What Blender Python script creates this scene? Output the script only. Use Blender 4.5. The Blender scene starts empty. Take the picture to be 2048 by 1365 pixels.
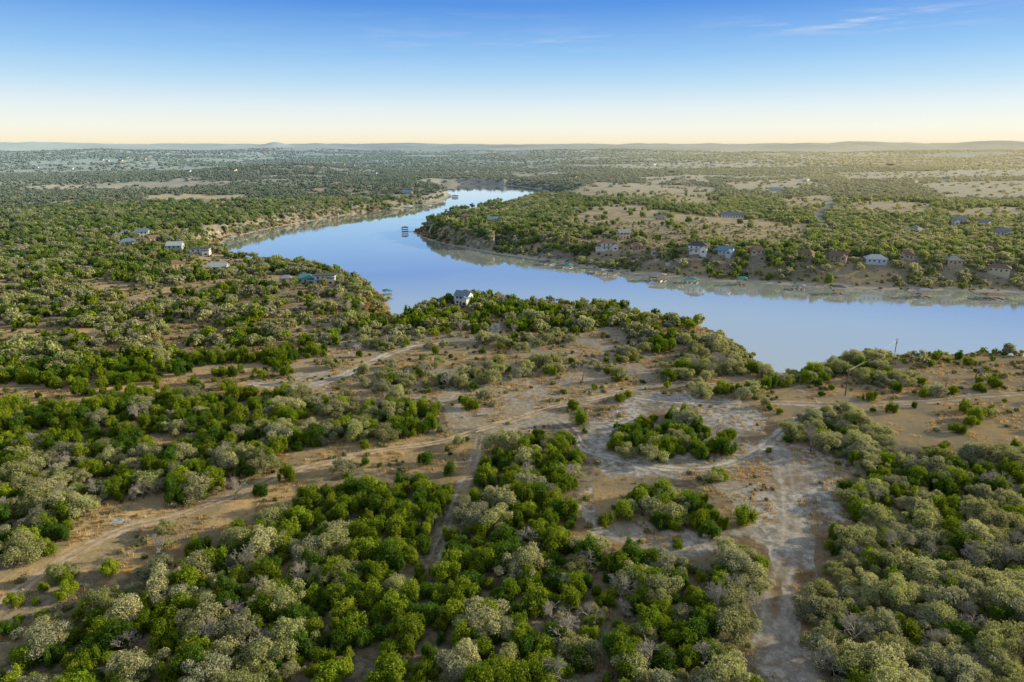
import bpy, bmesh, math, random
import numpy as np
from mathutils import Vector
random.seed(7); rg = np.random.default_rng(11)
S = bpy.context.scene; C = S.collection
S.view_settings.view_transform = 'Standard'; S.view_settings.look = 'None'; S.view_settings.exposure = 0
TH = math.radians(16.04); CT, ST = math.cos(TH), math.sin(TH); F = 1365.0; H = 100.0; WZ = -14.0
SUN_AZ, SUN_EL = math.radians(80), math.radians(17)
# ------------------------------------------------------------ map <-> photograph survey
def ray(px, py):
    u = (px-1024)/F; v = (682.5-py)/F
    return u, CT+v*ST, v*CT-ST
def at_z(px, py, z):
    dx, dy, dz = ray(px, py); t = (z-H)/dz
    return dx*t, dy*t
def proj(x, y, z):
    dep = np.maximum(y*CT+(H-z)*ST, 1e-3)
    return 1024+F*x/dep, 682.5-F*(y*ST+(z-H)*CT)/dep
tab = rg.random((256, 256))
def vnoise(x, y, s=0):
    x = np.asarray(x, float)+s*37.7; y = np.asarray(y, float)+s*91.3
    xi = np.floor(x).astype(int); yi = np.floor(y).astype(int)
    fx = x-xi; fy = y-yi; fx = fx*fx*(3-2*fx); fy = fy*fy*(3-2*fy)
    a = tab[xi & 255, yi & 255]; b = tab[(xi+1) & 255, yi & 255]; c = tab[xi & 255, (yi+1) & 255]; d = tab[(xi+1) & 255, (yi+1) & 255]
    return (a*(1-fx)+b*fx)*(1-fy)+(c*(1-fx)+d*fx)*fy
def fbm(x, y, sc, o=4, s=0):
    r = 0; a = 1; t = 0
    for i in range(o):
        r = r+a*(vnoise(x/sc*2**i, y/sc*2**i, s+i)-.5)*2; t += a; a *= .5
    return r/t
def sst(a, b, x):
    t = np.clip((x-a)/(b-a), 0, 1); return t*t*(3-2*t)
# lake outline: near shore surveyed on the crest level, far shore on the water level
near = [(2500,708),(2200,703),(2048,698),(1900,692),(1780,696),(1700,700),(1640,708),(1590,720),(1556,738),(1540,722),(1520,698),(1490,668),(1465,648),(1400,634),(1300,616),(1200,604),(1100,597),(1000,591),(930,589),(880,596),(830,604),(800,615),(770,636)]
left = [(784,606),(776,590),(760,572),(728,556),(684,544),(640,537),(600,530),(560,523),(500,513),(470,507),(440,499),(430,492)]
far = [(440,484),(470,474),(520,462),(570,451),(630,441),(690,431),(750,423),(810,416),(860,409),(895,400),(905,392),(890,384),(860,378),(840,374),(900,369),(1000,370),(1070,378),(1112,390),(1100,398),(1060,403),(1010,409),(965,421),(925,434),(872,438),(868,441),(915,443),(905,449),(860,456),(829,461),(826,466),(850,478),(905,492),(960,501),(1010,511),(1080,522),(1150,532),(1200,540),(1280,550),(1350,556),(1420,562),(1500,566),(1560,570),(1650,576),(1750,580),(1850,582),(1950,584),(2048,586),(2500,598)]
LP = [at_z(a, b, -3) for a, b in near]+[at_z(a, b, -6) for a, b in left]+[at_z(a, b, WZ) for a, b in far]
def smooth_poly(P, it=2):
    for _ in range(it):
        Q = []
        for i in range(len(P)):
            a = P[i]; b = P[(i+1) % len(P)]
            Q += [(a[0]*.75+b[0]*.25, a[1]*.75+b[1]*.25), (a[0]*.25+b[0]*.75, a[1]*.25+b[1]*.75)]
        P = Q
    return P
LP = np.array(smooth_poly(LP, 1))
def pip(px, py, poly):
    ins = np.zeros(np.shape(px), bool); n = len(poly); j = n-1
    for i in range(n):
        xi, yi = poly[i]; xj, yj = poly[j]
        if yi != yj:
            c = ((yi > py) != (yj > py)) & (px < (xj-xi)*(py-yi)/(yj-yi)+xi)
            ins ^= c
        j = i
    return ins
def seg_dist(x, y, P, closed):
    best = np.full(np.shape(x), 1e18); n = len(P)
    for i in range(n if closed else n-1):
        ax, ay = P[i]; bx, by = P[(i+1) % n]
        dx, dy = bx-ax, by-ay; L = dx*dx+dy*dy+1e-9
        t = np.clip(((x-ax)*dx+(y-ay)*dy)/L, 0, 1)
        best = np.minimum(best, (x-ax-t*dx)**2+(y-ay-t*dy)**2)
    return np.sqrt(best)
def lake_sd(x, y):
    x = np.asarray(x, float); y = np.asarray(y, float)
    wx = x+3*fbm(x, y, 22, 2, 5); wy = y+3*fbm(x, y, 22, 2, 9)
    d = seg_dist(wx, wy, LP, True)
    return np.where(pip(wx, wy, LP), -d, d)
def height(x, y, sd=None):
    x = np.asarray(x, float); y = np.asarray(y, float)
    if sd is None: sd = lake_sd(x, y)
    r = np.hypot(x, y)
    land = .9*fbm(x, y, 45, 3, 1)+sst(300, 900, r)*5*fbm(x, y, 260, 3, 2)+sst(900, 2600, r)*16*fbm(x, y, 800, 4, 3)
    land = land+sst(420, 620, y)*sst(60, 220, x)*4
    far_ = sst(3500, 20000, r)
    rid = 1-np.abs(fbm(x, y, 5200, 4, 6))
    land = land+far_*(62+100*fbm(x, y, 3400, 4, 4)+60*(rid-.6))+sst(2400, 5500, r)*60*fbm(x, y, 1700, 3, 8)
    for (ppx, D, hh, w) in ((475, 15000, 72, 330), (570, 14000, 76, 260), (1700, 16000, 85, 900), (1600, 13500, 55, 700), (600, 2700, 30, 260), (250, 9000, 45, 900), (90, 12000, 55, 1200), (1950, 15000, 70, 900), (700, 9000, 18, 700), (1250, 17000, 50, 1500)):
        hx, hy = (ppx-1024)/F*D, D
        land = land+hh*np.exp(-((x-hx)**2+((y-hy)*.6)**2)/(w*w))
    land = np.maximum(land, WZ+5)
    W = np.where(y > 470, 62., 24.)
    W = np.where((x < -20), 18., W)
    W = W*(1+.35*fbm(x, y, 70, 2, 12))
    t = sst(5, 5+W, sd)
    h = WZ+.25*np.clip(sd, 0, 1)+np.clip(sd, 0, 30)*.06+t*(land-WZ-1.5)
    return np.where(sd < 0, WZ-3.5*sst(0, 15, -sd), h)
TS = np.geomspace(70, 30000, 1200)
def ground_at(px, py):
    dx, dy, dz = ray(px, py)
    x = dx*TS; y = dy*TS; z = H+dz*TS; h = height(x, y)
    k = np.argmax(z < h)
    if k == 0: return float(x[-1]), float(y[-1]), float(h[-1])
    a = z[k-1]-h[k-1]; b = h[k]-z[k]; f = a/(a+b+1e-9)
    X = float(x[k-1]+(x[k]-x[k-1])*f); Y = float(y[k-1]+(y[k]-y[k-1])*f)
    return X, Y, float(height(np.array([X]), np.array([Y]))[0])
# ------------------------------------------------------------ tagging
def tag(o, label=None, cat=None, group=None, kind=None):
    if label: o['label'] = label
    if cat: o['category'] = cat
    if group: o['group'] = group
    if kind: o['kind'] = kind
    return o
def empty(name, loc, rz=0, parent=None):
    o = bpy.data.objects.new(name, None); C.objects.link(o); o.location = loc; o.rotation_euler = (0, 0, rz); o.empty_display_size = .5
    if parent: o.parent = parent
    return o
class MB:
    def __init__(s): s.v = []; s.f = []
    def add(s, vs, fs):
        n = len(s.v); s.v += [tuple(p) for p in vs]; s.f += [tuple(i+n for i in f) for f in fs]; return s
    def box(s, x0, x1, y0, y1, z0, z1):
        return s.add([(x0,y0,z0),(x1,y0,z0),(x1,y1,z0),(x0,y1,z0),(x0,y0,z1),(x1,y0,z1),(x1,y1,z1),(x0,y1,z1)],
                     [(0,3,2,1),(4,5,6,7),(0,1,5,4),(1,2,6,5),(2,3,7,6),(3,0,4,7)])
    def gwall(s, x0, x1, y0, y1, z0, z1, rh, ax):
        if ax == 'x':
            ym = (y0+y1)/2
            vs = [(x,y,z) for x in (x0,x1) for y, z in ((y0,z0),(y1,z0),(y1,z1),(ym,z1+rh),(y0,z1))]
        else:
            xm = (x0+x1)/2
            vs = [(x,y,z) for y in (y1,y0) for x, z in ((x0,z0),(x1,z0),(x1,z1),(xm,z1+rh),(x0,z1))]
        fs = [(0,4,3,2,1),(5,6,7,8,9)]+[(i,(i+1)%5,(i+1)%5+5,i+5) for i in range(5)]
        return s.add(vs, fs)
    def gable(s, x0, x1, y0, y1, z1, rh, ax, ov=.6, th=.25):
        sl = rh/(((y1-y0) if ax == 'x' else (x1-x0))/2)
        for sg in (0, 1):
            if ax == 'x':
                ym = (y0+y1)/2; ye = (y0-ov) if sg == 0 else (y1+ov); ze = z1-sl*ov+.03
                q = [(x0-ov,ye,ze),(x1+ov,ye,ze),(x1+ov,ym,z1+rh+.03),(x0-ov,ym,z1+rh+.03)]
            else:
                xm = (x0+x1)/2; xe = (x0-ov) if sg == 0 else (x1+ov); ze = z1-sl*ov+.03
                q = [(xe,y0-ov,ze),(xe,y1+ov,ze),(xm,y1+ov,z1+rh+.03),(xm,y0-ov,z1+rh+.03)]
            s.add(q+[(a,b,c+th) for a,b,c in q], [(0,1,2,3),(4,5,6,7),(0,1,5,4),(1,2,6,5),(2,3,7,6),(3,0,4,7)])
        return s
    def hip(s, x0, x1, y0, y1, z1, rh, ov=.7, th=.2):
        x0 -= ov; x1 += ov; y0 -= ov; y1 += ov; w = x1-x0; d = y1-y0; m = min(w, d)/2*.96; xm, ym = (x0+x1)/2, (y0+y1)/2
        if w >= d: r = [(x0+m,ym,z1+th+rh),(x1-m,ym,z1+th+rh)]
        else: r = [(xm,y0+m,z1+th+rh),(xm,y1-m,z1+th+rh)]
        b = [(x0,y0,z1+.02),(x1,y0,z1+.02),(x1,y1,z1+.02),(x0,y1,z1+.02)]; t = [(a,c,z1+th) for a,c,_ in b]
        side = [(4,5,9,8),(5,6,9),(6,7,8,9),(7,4,8)] if w >= d else [(4,5,8),(5,6,9,8),(6,7,9),(7,4,8,9)]
        return s.add(b+t+r, [(3,2,1,0),(0,1,5,4),(1,2,6,5),(2,3,7,6),(3,0,4,7)]+side)
    def tube(s, p, q, r0, r1=None, n=6):
        r1 = r0 if r1 is None else r1; p = Vector(p); q = Vector(q); d = (q-p).normalized()
        a = d.orthogonal().normalized(); b = d.cross(a); vs = []
        for c, r in ((p, r0), (q, r1)):
            for i in range(n):
                t = 2*math.pi*i/n; vs.append(c+a*(r*math.cos(t))+b*(r*math.sin(t)))
        return s.add(vs, [(i,(i+1)%n,(i+1)%n+n,i+n) for i in range(n)]+[tuple(range(n))[::-1], tuple(range(n,2*n))])
    def mesh(s, name, mat):
        me = bpy.data.meshes.new(name); me.from_pydata(s.v, [], s.f); me.materials.append(mat); me.update(); return me
    def build(s, name, mat, parent=None):
        o = bpy.data.objects.new(name, s.mesh(name, mat)); C.objects.link(o)
        if parent: o.parent = parent
        return o
# ------------------------------------------------------------ materials
def new_mat(name):
    m = bpy.data.materials.new(name); m.use_nodes = True; m.node_tree.nodes.clear(); return m, m.node_tree
def node(nt, t, **k):
    n = nt.nodes.new(t)
    for a, b in k.items(): setattr(n, a, b)
    return n
def put(nt, sock, v):
    if isinstance(v, bpy.types.NodeSocket): nt.links.new(v, sock)
    elif v is not None: sock.default_value = v
def mth(nt, op, a, b=None, c=None, clamp=False):
    n = node(nt, 'ShaderNodeMath', operation=op, use_clamp=clamp); put(nt, n.inputs[0], a); put(nt, n.inputs[1], b); put(nt, n.inputs[2], c); return n.outputs[0]
def mix(nt, f, a, b, bl='MIX'):
    n = node(nt, 'ShaderNodeMix', data_type='RGBA', blend_type=bl)
    put(nt, n.inputs[0], f)
    for s, v in ((n.inputs[6], a), (n.inputs[7], b)):
        if isinstance(v, tuple): v = (*v[:3], 1)
        put(nt, s, v)
    return n.outputs[2]
def noise(nt, vec, sc, det=4, rough=.55):
    n = node(nt, 'ShaderNodeTexNoise'); put(nt, n.inputs['Vector'], vec); n.inputs['Scale'].default_value = sc; n.inputs['Detail'].default_value = det; n.inputs['Roughness'].default_value = rough
    return n.outputs[0]
def ramp(nt, v, a, b):
    n = node(nt, 'ShaderNodeMapRange', interpolation_type='SMOOTHSTEP'); put(nt, n.inputs[0], v); n.inputs[1].default_value = a; n.inputs[2].default_value = b; return n.outputs[0]
def finish(nt, sh):
    o = node(nt, 'ShaderNodeOutputMaterial'); nt.links.new(sh, o.inputs[0])
def haze_by_distance(nt, col, k=1.0):
    """aerial haze painted into the base colour by map distance, warmer towards the sun"""
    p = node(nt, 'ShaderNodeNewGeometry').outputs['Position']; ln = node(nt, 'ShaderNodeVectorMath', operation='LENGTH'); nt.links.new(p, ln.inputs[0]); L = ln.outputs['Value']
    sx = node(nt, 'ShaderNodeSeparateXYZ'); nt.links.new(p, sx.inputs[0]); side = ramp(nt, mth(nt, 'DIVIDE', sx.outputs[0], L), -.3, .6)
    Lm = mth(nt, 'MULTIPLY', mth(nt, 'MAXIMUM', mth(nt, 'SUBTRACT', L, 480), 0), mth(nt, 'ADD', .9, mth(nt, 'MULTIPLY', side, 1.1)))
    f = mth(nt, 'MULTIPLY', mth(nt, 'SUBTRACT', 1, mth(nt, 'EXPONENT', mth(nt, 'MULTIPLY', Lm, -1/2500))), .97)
    hz = mix(nt, side, (.48,.58,.63), (.98,.87,.62)); return mix(nt, f, col, hz)  # haze colour: cool at left, warm sun glow at right, mixed into the albedo
def simple(name, col, rough=.7, var=.18, sc=.8, metal=0):
    m, nt = new_mat(name); p = node(nt, 'ShaderNodeBsdfPrincipled')
    tc = node(nt, 'ShaderNodeTexCoord').outputs['Object']
    k = noise(nt, tc, sc, 5)
    c = mix(nt, k, tuple(x*(1-var) for x in col), tuple(min(1, x*(1+var)) for x in col))
    nt.links.new(c, p.inputs['Base Color']); p.inputs['Roughness'].default_value = rough; p.inputs['Metallic'].default_value = metal
    finish(nt, p.outputs[0]); return m
def foliage(name, a, b, tr=.35, c=None):
    m, nt = new_mat(name)
    oi = node(nt, 'ShaderNodeObjectInfo').outputs['Random']
    col = mix(nt, oi, a, b)
    if c: col = mix(nt, mth(nt, 'GREATER_THAN', mth(nt, 'FRACT', mth(nt, 'MULTIPLY', oi, 7.31)), .72), col, c)
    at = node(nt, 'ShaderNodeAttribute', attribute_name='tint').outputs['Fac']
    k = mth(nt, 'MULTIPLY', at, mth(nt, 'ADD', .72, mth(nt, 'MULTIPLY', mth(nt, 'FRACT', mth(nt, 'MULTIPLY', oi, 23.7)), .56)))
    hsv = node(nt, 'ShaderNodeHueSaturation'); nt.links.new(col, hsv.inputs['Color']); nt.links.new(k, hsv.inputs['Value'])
    colf = haze_by_distance(nt, hsv.outputs[0])
    d = node(nt, 'ShaderNodeBsdfDiffuse'); t = node(nt, 'ShaderNodeBsdfTranslucent'); nt.links.new(colf, d.inputs[0])
    tc2 = mix(nt, .5, colf, (min(1, a[0]*2.1), min(1, a[1]*2.0), a[2]*1.2)); nt.links.new(tc2, t.inputs[0])
    ms = node(nt, 'ShaderNodeMixShader'); ms.inputs[0].default_value = tr; nt.links.new(d.outputs[0], ms.inputs[1]); nt.links.new(t.outputs[0], ms.inputs[2])
    finish(nt, ms.outputs[0]); return m
M = {}
M['juniper'] = foliage('juniper_foliage', (.17,.25,.02), (.33,.38,.035), .40, (.085,.16,.025))
M['oak'] = foliage('oak_foliage', (.38,.40,.17), (.50,.47,.27), .38, (.36,.36,.25))
M['wood'] = foliage('woodland_foliage', (.13,.17,.05), (.28,.27,.13), .25, (.10,.16,.05))
M['reed'] = foliage('reed_foliage', (.48,.30,.12), (.34,.25,.13), .35, (.36,.17,.09))
M['grass'] = foliage('dry_grass', (.48,.36,.19), (.48,.30,.14), .35, (.56,.48,.32))
M['scrub'] = foliage('scrub_foliage', (.30,.29,.15), (.38,.34,.22), .3, (.17,.22,.05))
M['bark'] = simple('bark', (.18,.145,.11), .95)
M['twig'] = simple('twig', (.40,.35,.30), .95, .25)
M['white'] = simple('white_stucco', (.82,.80,.77), .8, .06)
M['cream'] = simple('cream_stone', (.60,.51,.38), .85, .15)
M['tan'] = simple('tan_stone', (.49,.38,.27), .85, .15)
M['bluew'] = simple('blue_grey_siding', (.55,.59,.64), .8, .08)
M['r_blue'] = simple('blue_metal_roof', (.20,.28,.37), .45, .1, .5, .2)
M['r_grey'] = simple('grey_roof', (.28,.29,.31), .7, .15)
M['r_dark'] = simple('dark_roof', (.09,.09,.10), .7, .15)
M['r_brown'] = simple('brown_roof', (.24,.155,.11), .85, .2)
M['r_white'] = simple('pale_metal_roof', (.50,.54,.57), .5, .1)
M['r_teal'] = simple('teal_roof', (.06,.28,.28), .5, .15)
M['r_bright'] = simple('bright_blue_roof', (.16,.29,.46), .5, .1)
M['deck'] = simple('weathered_deck', (.34,.30,.25), .85, .2)
M['post'] = simple('post_steel', (.22,.22,.22), .6, .1)
M['pole'] = simple('pole_wood', (.12,.09,.07), .9, .2)
M['wire'] = simple('wire_metal', (.60,.54,.42), .6, .05)
M['door'] = simple('door_paint', (.12,.08,.06), .5, .1)
M['frame'] = simple('window_frame', (.55,.55,.53), .5, .05)
m, nt = new_mat('window_glass'); p = node(nt, 'ShaderNodeBsdfPrincipled'); p.inputs['Base Color'].default_value = (.03,.04,.05,1); p.inputs['Roughness'].default_value = .08; finish(nt, p.outputs[0]); M['glass'] = m
# ground
m, nt = new_mat('ground_soil')
P = node(nt, 'ShaderNodeNewGeometry').outputs['Position']
mk = node(nt, 'ShaderNodeAttribute', attribute_name='mask'); sp = node(nt, 'ShaderNodeSeparateColor'); nt.links.new(mk.outputs['Color'], sp.inputs[0])
far_a = node(nt, 'ShaderNodeAttribute', attribute_name='far').outputs['Fac']; cliff = node(nt, 'ShaderNodeAttribute', attribute_name='cliff').outputs['Fac']
n1 = noise(nt, P, .06, 8, .65); n2 = noise(nt, P, .5, 6, .7); n3 = noise(nt, P, 2.2, 4, .7); n4 = noise(nt, P, .018, 5, .6)
c = mix(nt, ramp(nt, n1, .35, .65), (.24,.19,.13), (.38,.32,.24))
c = mix(nt, ramp(nt, n2, .42, .62), c, (.16,.14,.08))
c = mix(nt, mth(nt, 'MULTIPLY', ramp(nt, n4, .48, .62), .6), c, (.44,.26,.12))
pale = mix(nt, ramp(nt, n2, .38, .62), (.33,.29,.25), (.74,.68,.60))
c = mix(nt, mth(nt, 'MULTIPLY', sp.outputs[0], ramp(nt, n1, .32, .56)), c, pale)
gold = mix(nt, ramp(nt, n1, .35, .62), (.70,.48,.23), (.36,.28,.16))
gold = mix(nt, mth(nt, 'MULTIPLY', ramp(nt, n2, .5, .68), .4), gold, (.20,.16,.08))
c = mix(nt, mth(nt, 'MULTIPLY', sp.outputs[1], ramp(nt, n4, .1, .40)), c, gold)
c = mix(nt, mth(nt, 'MULTIPLY', sp.outputs[2], ramp(nt, n2, .15, .40)), c, (.54,.46,.36))
rock = mix(nt, ramp(nt, noise(nt, P, .22, 6, .7), .46, .60), (.17,.15,.085), (.54,.43,.29))
c = mix(nt, cliff, c, rock)
f1 = noise(nt, P, .03, 6, .7); f2 = noise(nt, P, .0035, 8, .7); f3 = noise(nt, P, .0012, 5, .6)
wood = mix(nt, ramp(nt, f1, .4, .6), (.08,.11,.045), (.20,.19,.09))
fld = mix(nt, ramp(nt, f3, .4, .6), (.26,.24,.13), (.42,.35,.19))
farc = mix(nt, ramp(nt, f2, .50, .72), wood, fld)
c = mix(nt, far_a, c, farc)
spk = mth(nt, 'ADD', .55, mth(nt, 'MULTIPLY', n3, .9))
hs = node(nt, 'ShaderNodeHueSaturation'); nt.links.new(c, hs.inputs['Color']); nt.links.new(spk, hs.inputs['Value'])
d = node(nt, 'ShaderNodeBsdfDiffuse'); nt.links.new(haze_by_distance(nt, hs.outputs[0]), d.inputs[0]); d.inputs[1].default_value = .6
bp = node(nt, 'ShaderNodeBump'); bp.inputs['Strength'].default_value = .8; bp.inputs['Distance'].default_value = .3; nt.links.new(n2, bp.inputs['Height']); nt.links.new(bp.outputs[0], d.inputs['Normal'])
finish(nt, d.outputs[0]); M['ground'] = m
def path_mat(name, a, b, lo=.35, hi=.8, op=1.0):
    m, nt = new_mat(name); P = node(nt, 'ShaderNodeNewGeometry').outputs['Position']
    e = node(nt, 'ShaderNodeAttribute', attribute_name='edge').outputs['Fac']
    k = noise(nt, P, .7, 6, .7); c = mix(nt, ramp(nt, k, .3, .7), a, b)
    d = node(nt, 'ShaderNodeBsdfDiffuse'); nt.links.new(c, d.inputs[0]); t = node(nt, 'ShaderNodeBsdfTransparent')
    fac = mth(nt, 'MULTIPLY', ramp(nt, mth(nt, 'ADD', e, mth(nt, 'MULTIPLY', mth(nt, 'SUBTRACT', noise(nt, P, .13, 8, .72), .5), 5)), lo, hi), op)
    ms = node(nt, 'ShaderNodeMixShader'); nt.links.new(fac, ms.inputs[0]); nt.links.new(t.outputs[0], ms.inputs[1]); nt.links.new(d.outputs[0], ms.inputs[2]); finish(nt, ms.outputs[0]); return m
M['dirt'] = path_mat('tan_dirt', (.54,.41,.27), (.70,.56,.39), 0, 1.2, .9); M['chalk'] = path_mat('pale_caliche', (.54,.49,.42), (.78,.72,.63), .1, 1.4, .9); M['faint'] = path_mat('faint_trail', (.48,.42,.35), (.70,.63,.54), .3, 1.8, .8); M['asphalt'] = path_mat('grey_asphalt', (.26,.26,.26), (.32,.32,.32), -1.5, -1)
# water
m, nt = new_mat('lake_surface'); P = node(nt, 'ShaderNodeNewGeometry').outputs['Position']
mp = node(nt, 'ShaderNodeMapping'); nt.links.new(P, mp.inputs[0]); mp.inputs['Scale'].default_value = (.35, 1, 1)
w1 = noise(nt, mp.outputs[0], .5, 4, .6); w2 = noise(nt, P, .012, 4)
bp = node(nt, 'ShaderNodeBump'); bp.inputs['Distance'].default_value = .25; nt.links.new(w1, bp.inputs['Height']); nt.links.new(mth(nt, 'MULTIPLY', ramp(nt, w2, .38, .65), .12), bp.inputs['Strength'])
d = node(nt, 'ShaderNodeBsdfDiffuse'); d.inputs[0].default_value = (.60,.64,.62,1)
g = node(nt, 'ShaderNodeBsdfGlossy'); g.inputs['Roughness'].default_value = .035; g.inputs[0].default_value = (1,1,1,1); nt.links.new(bp.outputs[0], g.inputs['Normal'])
fr = node(nt, 'ShaderNodeFresnel'); fr.inputs[0].default_value = 1.45; nt.links.new(bp.outputs[0], fr.inputs['Normal'])
ms = node(nt, 'ShaderNodeMixShader'); nt.links.new(mth(nt, 'ADD', .40, mth(nt, 'MULTIPLY', fr.outputs[0], .8), clamp=True), ms.inputs[0]); nt.links.new(d.outputs[0], ms.inputs[1]); nt.links.new(g.outputs[0], ms.inputs[2]); finish(nt, ms.outputs[0]); M['water'] = m
# ------------------------------------------------------------ survey of open ground, thickets, paths
PATHS = [
 ('dirt_road', 'dirt', 4.0, [(-60,1262),(0,1215),(60,1165),(130,1120),(200,1080),(260,1055),(350,1035),(430,1005),(500,980),(560,952),(640,930),(760,902),(880,885),(960,860),(1030,840),(1110,815),(1200,795),(1270,778)]),
 ('dirt_path', 'chalk', 6, [(500,768),(560,775),(620,773),(680,755),(740,727),(790,705),(850,692),(950,682),(990,664),(985,645)]),
 ('dirt_path', 'chalk', 4.5, [(1150,868),(1172,900),(1240,920),(1330,938),(1420,938),(1490,918),(1540,885),(1580,850),(1625,828),(1680,815)]),
 ('dirt_path', 'faint', 5, [(1270,795),(1380,806),(1480,806),(1600,808),(1700,810),(1840,806),(1940,795),(2048,788),(2200,778)]),
 ('dirt_path', 'faint', 5.5, [(1000,862),(1060,850),(1110,842),(1150,868),(1172,900)]),
 ('dirt_path', 'faint', 3.6, [(960,872),(945,930),(920,990),(900,1035),(880,1090),(855,1150)]),
 ('dirt_path', 'faint', 7, [(1560,900),(1572,960),(1580,1050),(1572,1130),(1550,1200),(1555,1270),(1610,1370)]),
 ('dirt_path', 'faint', 5, [(1270,778),(1350,768),(1450,772),(1540,768),(1600,750),(1660,730),(1780,720)]),
 ('dirt_path', 'dirt', 3.5, [(40,640),(150,622),(260,600),(340,585),(410,572)]),
 ('paved_road', 'asphalt', 9.0, [(1705,398),(1665,410),(1640,425),(1640,440),(1650,455),(1668,468)]),
 ('paved_road', 'asphalt', 8.0, [(-120,575),(-20,550),(20,538),(70,525)]),
 ('dirt_path', 'chalk', 4.0, [(1290,530),(1315,520),(1300,508),(1330,500)]),
 ('dirt_path', 'chalk', 3.2, [(1360,540),(1335,530),(1345,522),(1400,520),(1450,528)]),
]
WP = []
for nm, mt, w, pl in PATHS:
    pts = [ground_at(a, b)[:2] for a, b in pl]; q = []
    for i in range(len(pts)-1):
        p0 = np.array(pts[max(0, i-1)]); p1 = np.array(pts[i]); p2 = np.array(pts[i+1]); p3 = np.array(pts[min(len(pts)-1, i+2)])
        n = max(2, int(np.linalg.norm(p2-p1)/2.5))
        for k in range(n):
            t = k/n; q.append(tuple(.5*((2*p1)+(-p0+p2)*t+(2*p0-5*p1+4*p2-p3)*t*t+(-p0+3*p1-3*p2+p3)*t**3)))
    q.append(pts[-1]); WP.append((nm, mt, w, q))
C1 = [(-60,1260),(-60,1180),(0,1150),(110,1105),(130,1060),(230,985),(420,1010),(560,935),(600,890),(700,885),(760,880),(900,862),(960,890),(900,940),(720,940),(560,1000),(420,1040),(300,1080),(200,1110),(150,1150),(60,1200)]
C2 = [(500,755),(640,790),(880,800),(900,850),(1000,875),(1130,835),(1240,785),(1260,760),(1000,755),(870,790),(780,765),(700,740),(560,752)]
RC = [(1165,1000),(1210,1085),(1330,1112),(1400,1120),(1430,1085),(1455,1040),(1440,960),(1200,945),(1150,880),(1180,830),(1300,785),(1480,795),(1540,840),(1540,880),(1620,905),(1750,935),(1710,955),(1660,985),(1700,1040),(1610,1060),(1630,1150),(1590,1200),(1580,1290),(1650,1400),(1590,1400),(1500,1330),(1500,1270),(1530,1240),(1550,1170),(1530,1090),(1490,1065),(1440,1065),(1330,1055),(1230,1045),(1190,960)]
UM = [(1500,800),(1560,770),(1700,745),(1800,722),(2048,708),(2500,700),(2500,900),(2000,890),(1790,880),(1640,805),(1560,850),(1530,830)]
FIELDS = [[(1140,440),(1190,412),(1260,406),(1330,420),(1620,448),(1600,472),(1340,474),(1250,457),(1150,452)],
 [(1130,382),(1200,364),(1430,374),(1410,394),(1180,392)], [(1280,354),(1400,350),(1420,364),(1300,368)],[(1430,470),(1600,462),(1620,480),(1440,484)],
 [(1700,405),(1760,398),(1860,405),(1850,427),(1720,422)], [(1840,366),(2200,358),(2200,396),(1900,394)], [(1680,345),(2100,338),(2100,352),(1700,358)],
 [(280,392),(330,388),(500,390),(480,397),(300,400)], [(1560,396),(1660,390),(1670,405),(1580,412)],[(30,374),(120,370),(220,374),(120,379)],
 [(1330,395),(1420,392),(1440,405),(1340,408)],[(1290,480),(1350,478),(1370,490),(1300,492)],[(1100,330),(1400,326),(1700,332),(1300,338)],[(1450,364),(1600,358),(1660,372),(1480,380)],[(1880,420),(2048,410),(2048,428),(1900,434)]]
SLOPE = [(1010,500),(1160,505),(1290,515),(1400,520),(1700,530),(2048,545),(2500,550),(2500,600),(1800,590),(1500,575),(1200,550)]
OPEN_L = [(700,655),(900,665),(1100,660),(1300,680),(1350,740),(1240,765),(1000,740),(850,790),(760,770),(700,735)]
REG = [
 ([(-600,560),(800,560),(800,700),(600,700),(0,690),(-600,690)], .55, .45),
 ([(-600,480),(440,480),(420,560),(-600,560)], .8, .62),
 ([(-600,395),(460,395),(460,480),(-600,480)], .9, .72),
 ([(560,640),(900,650),(1300,650),(1500,710),(1560,760),(1300,790),(1240,780),(1000,740),(870,800),(500,770)], .50, .38),
 ([(800,595),(1260,600),(1300,650),(1000,662),(800,645)], .9, .6),
 ([(1250,610),(1480,650),(1550,750),(1450,770),(1300,740),(1250,700)], .8, .3),
 (OPEN_L, .34, .35),
 ([(-600,690),(650,690),(690,745),(500,752),(520,790),(-600,790)], .97, .9),
 ([(-600,790),(640,790),(880,825),(895,860),(700,880),(560,885),(-600,900)], .9, .66),
 ([(560,940),(900,950),(960,1000),(1170,1050),(1230,1090),(1160,1600),(-300,1600),(150,1200),(560,1010)], 1.2, .78),
 ([(1400,1090),(2500,880),(2500,1700),(1400,1700)], 1.2, .32),
 ([(1080,440),(2500,440),(2500,580),(1080,560)], .85, .45), (SLOPE, .7, .35),
 (C1, .28, .4), (C2, .14, .4), (UM, .16, .5), (RC, .02, .5),
 ([(1190,870),(1240,830),(1330,808),(1440,840),(1485,875),(1460,910),(1300,918),(1200,890)], 1.2, .8),
 ([(1240,985),(1290,955),(1400,960),(1430,1010),(1380,1035),(1260,1032)], 1.2, .8),
 ([(1010,870),(1110,850),(1180,940),(1165,1040),(1230,1090),(950,1010),(950,930)], 1.2, .85),
 ([(1425,1120),(1480,1090),(1535,1180),(1470,1215),(1420,1190)], 1.2, .6),
 ([(1540,845),(1600,815),(1680,805),(1780,845),(1790,895),(2500,915),(2500,970),(1740,930),(1620,905),(1540,880)], 1.1, .45),
 ([(1700,730),(1820,735),(1840,765),(1760,790),(1690,770)], .6, .6),
]+[(f, .05, .5) for f in FIELDS]
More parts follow.
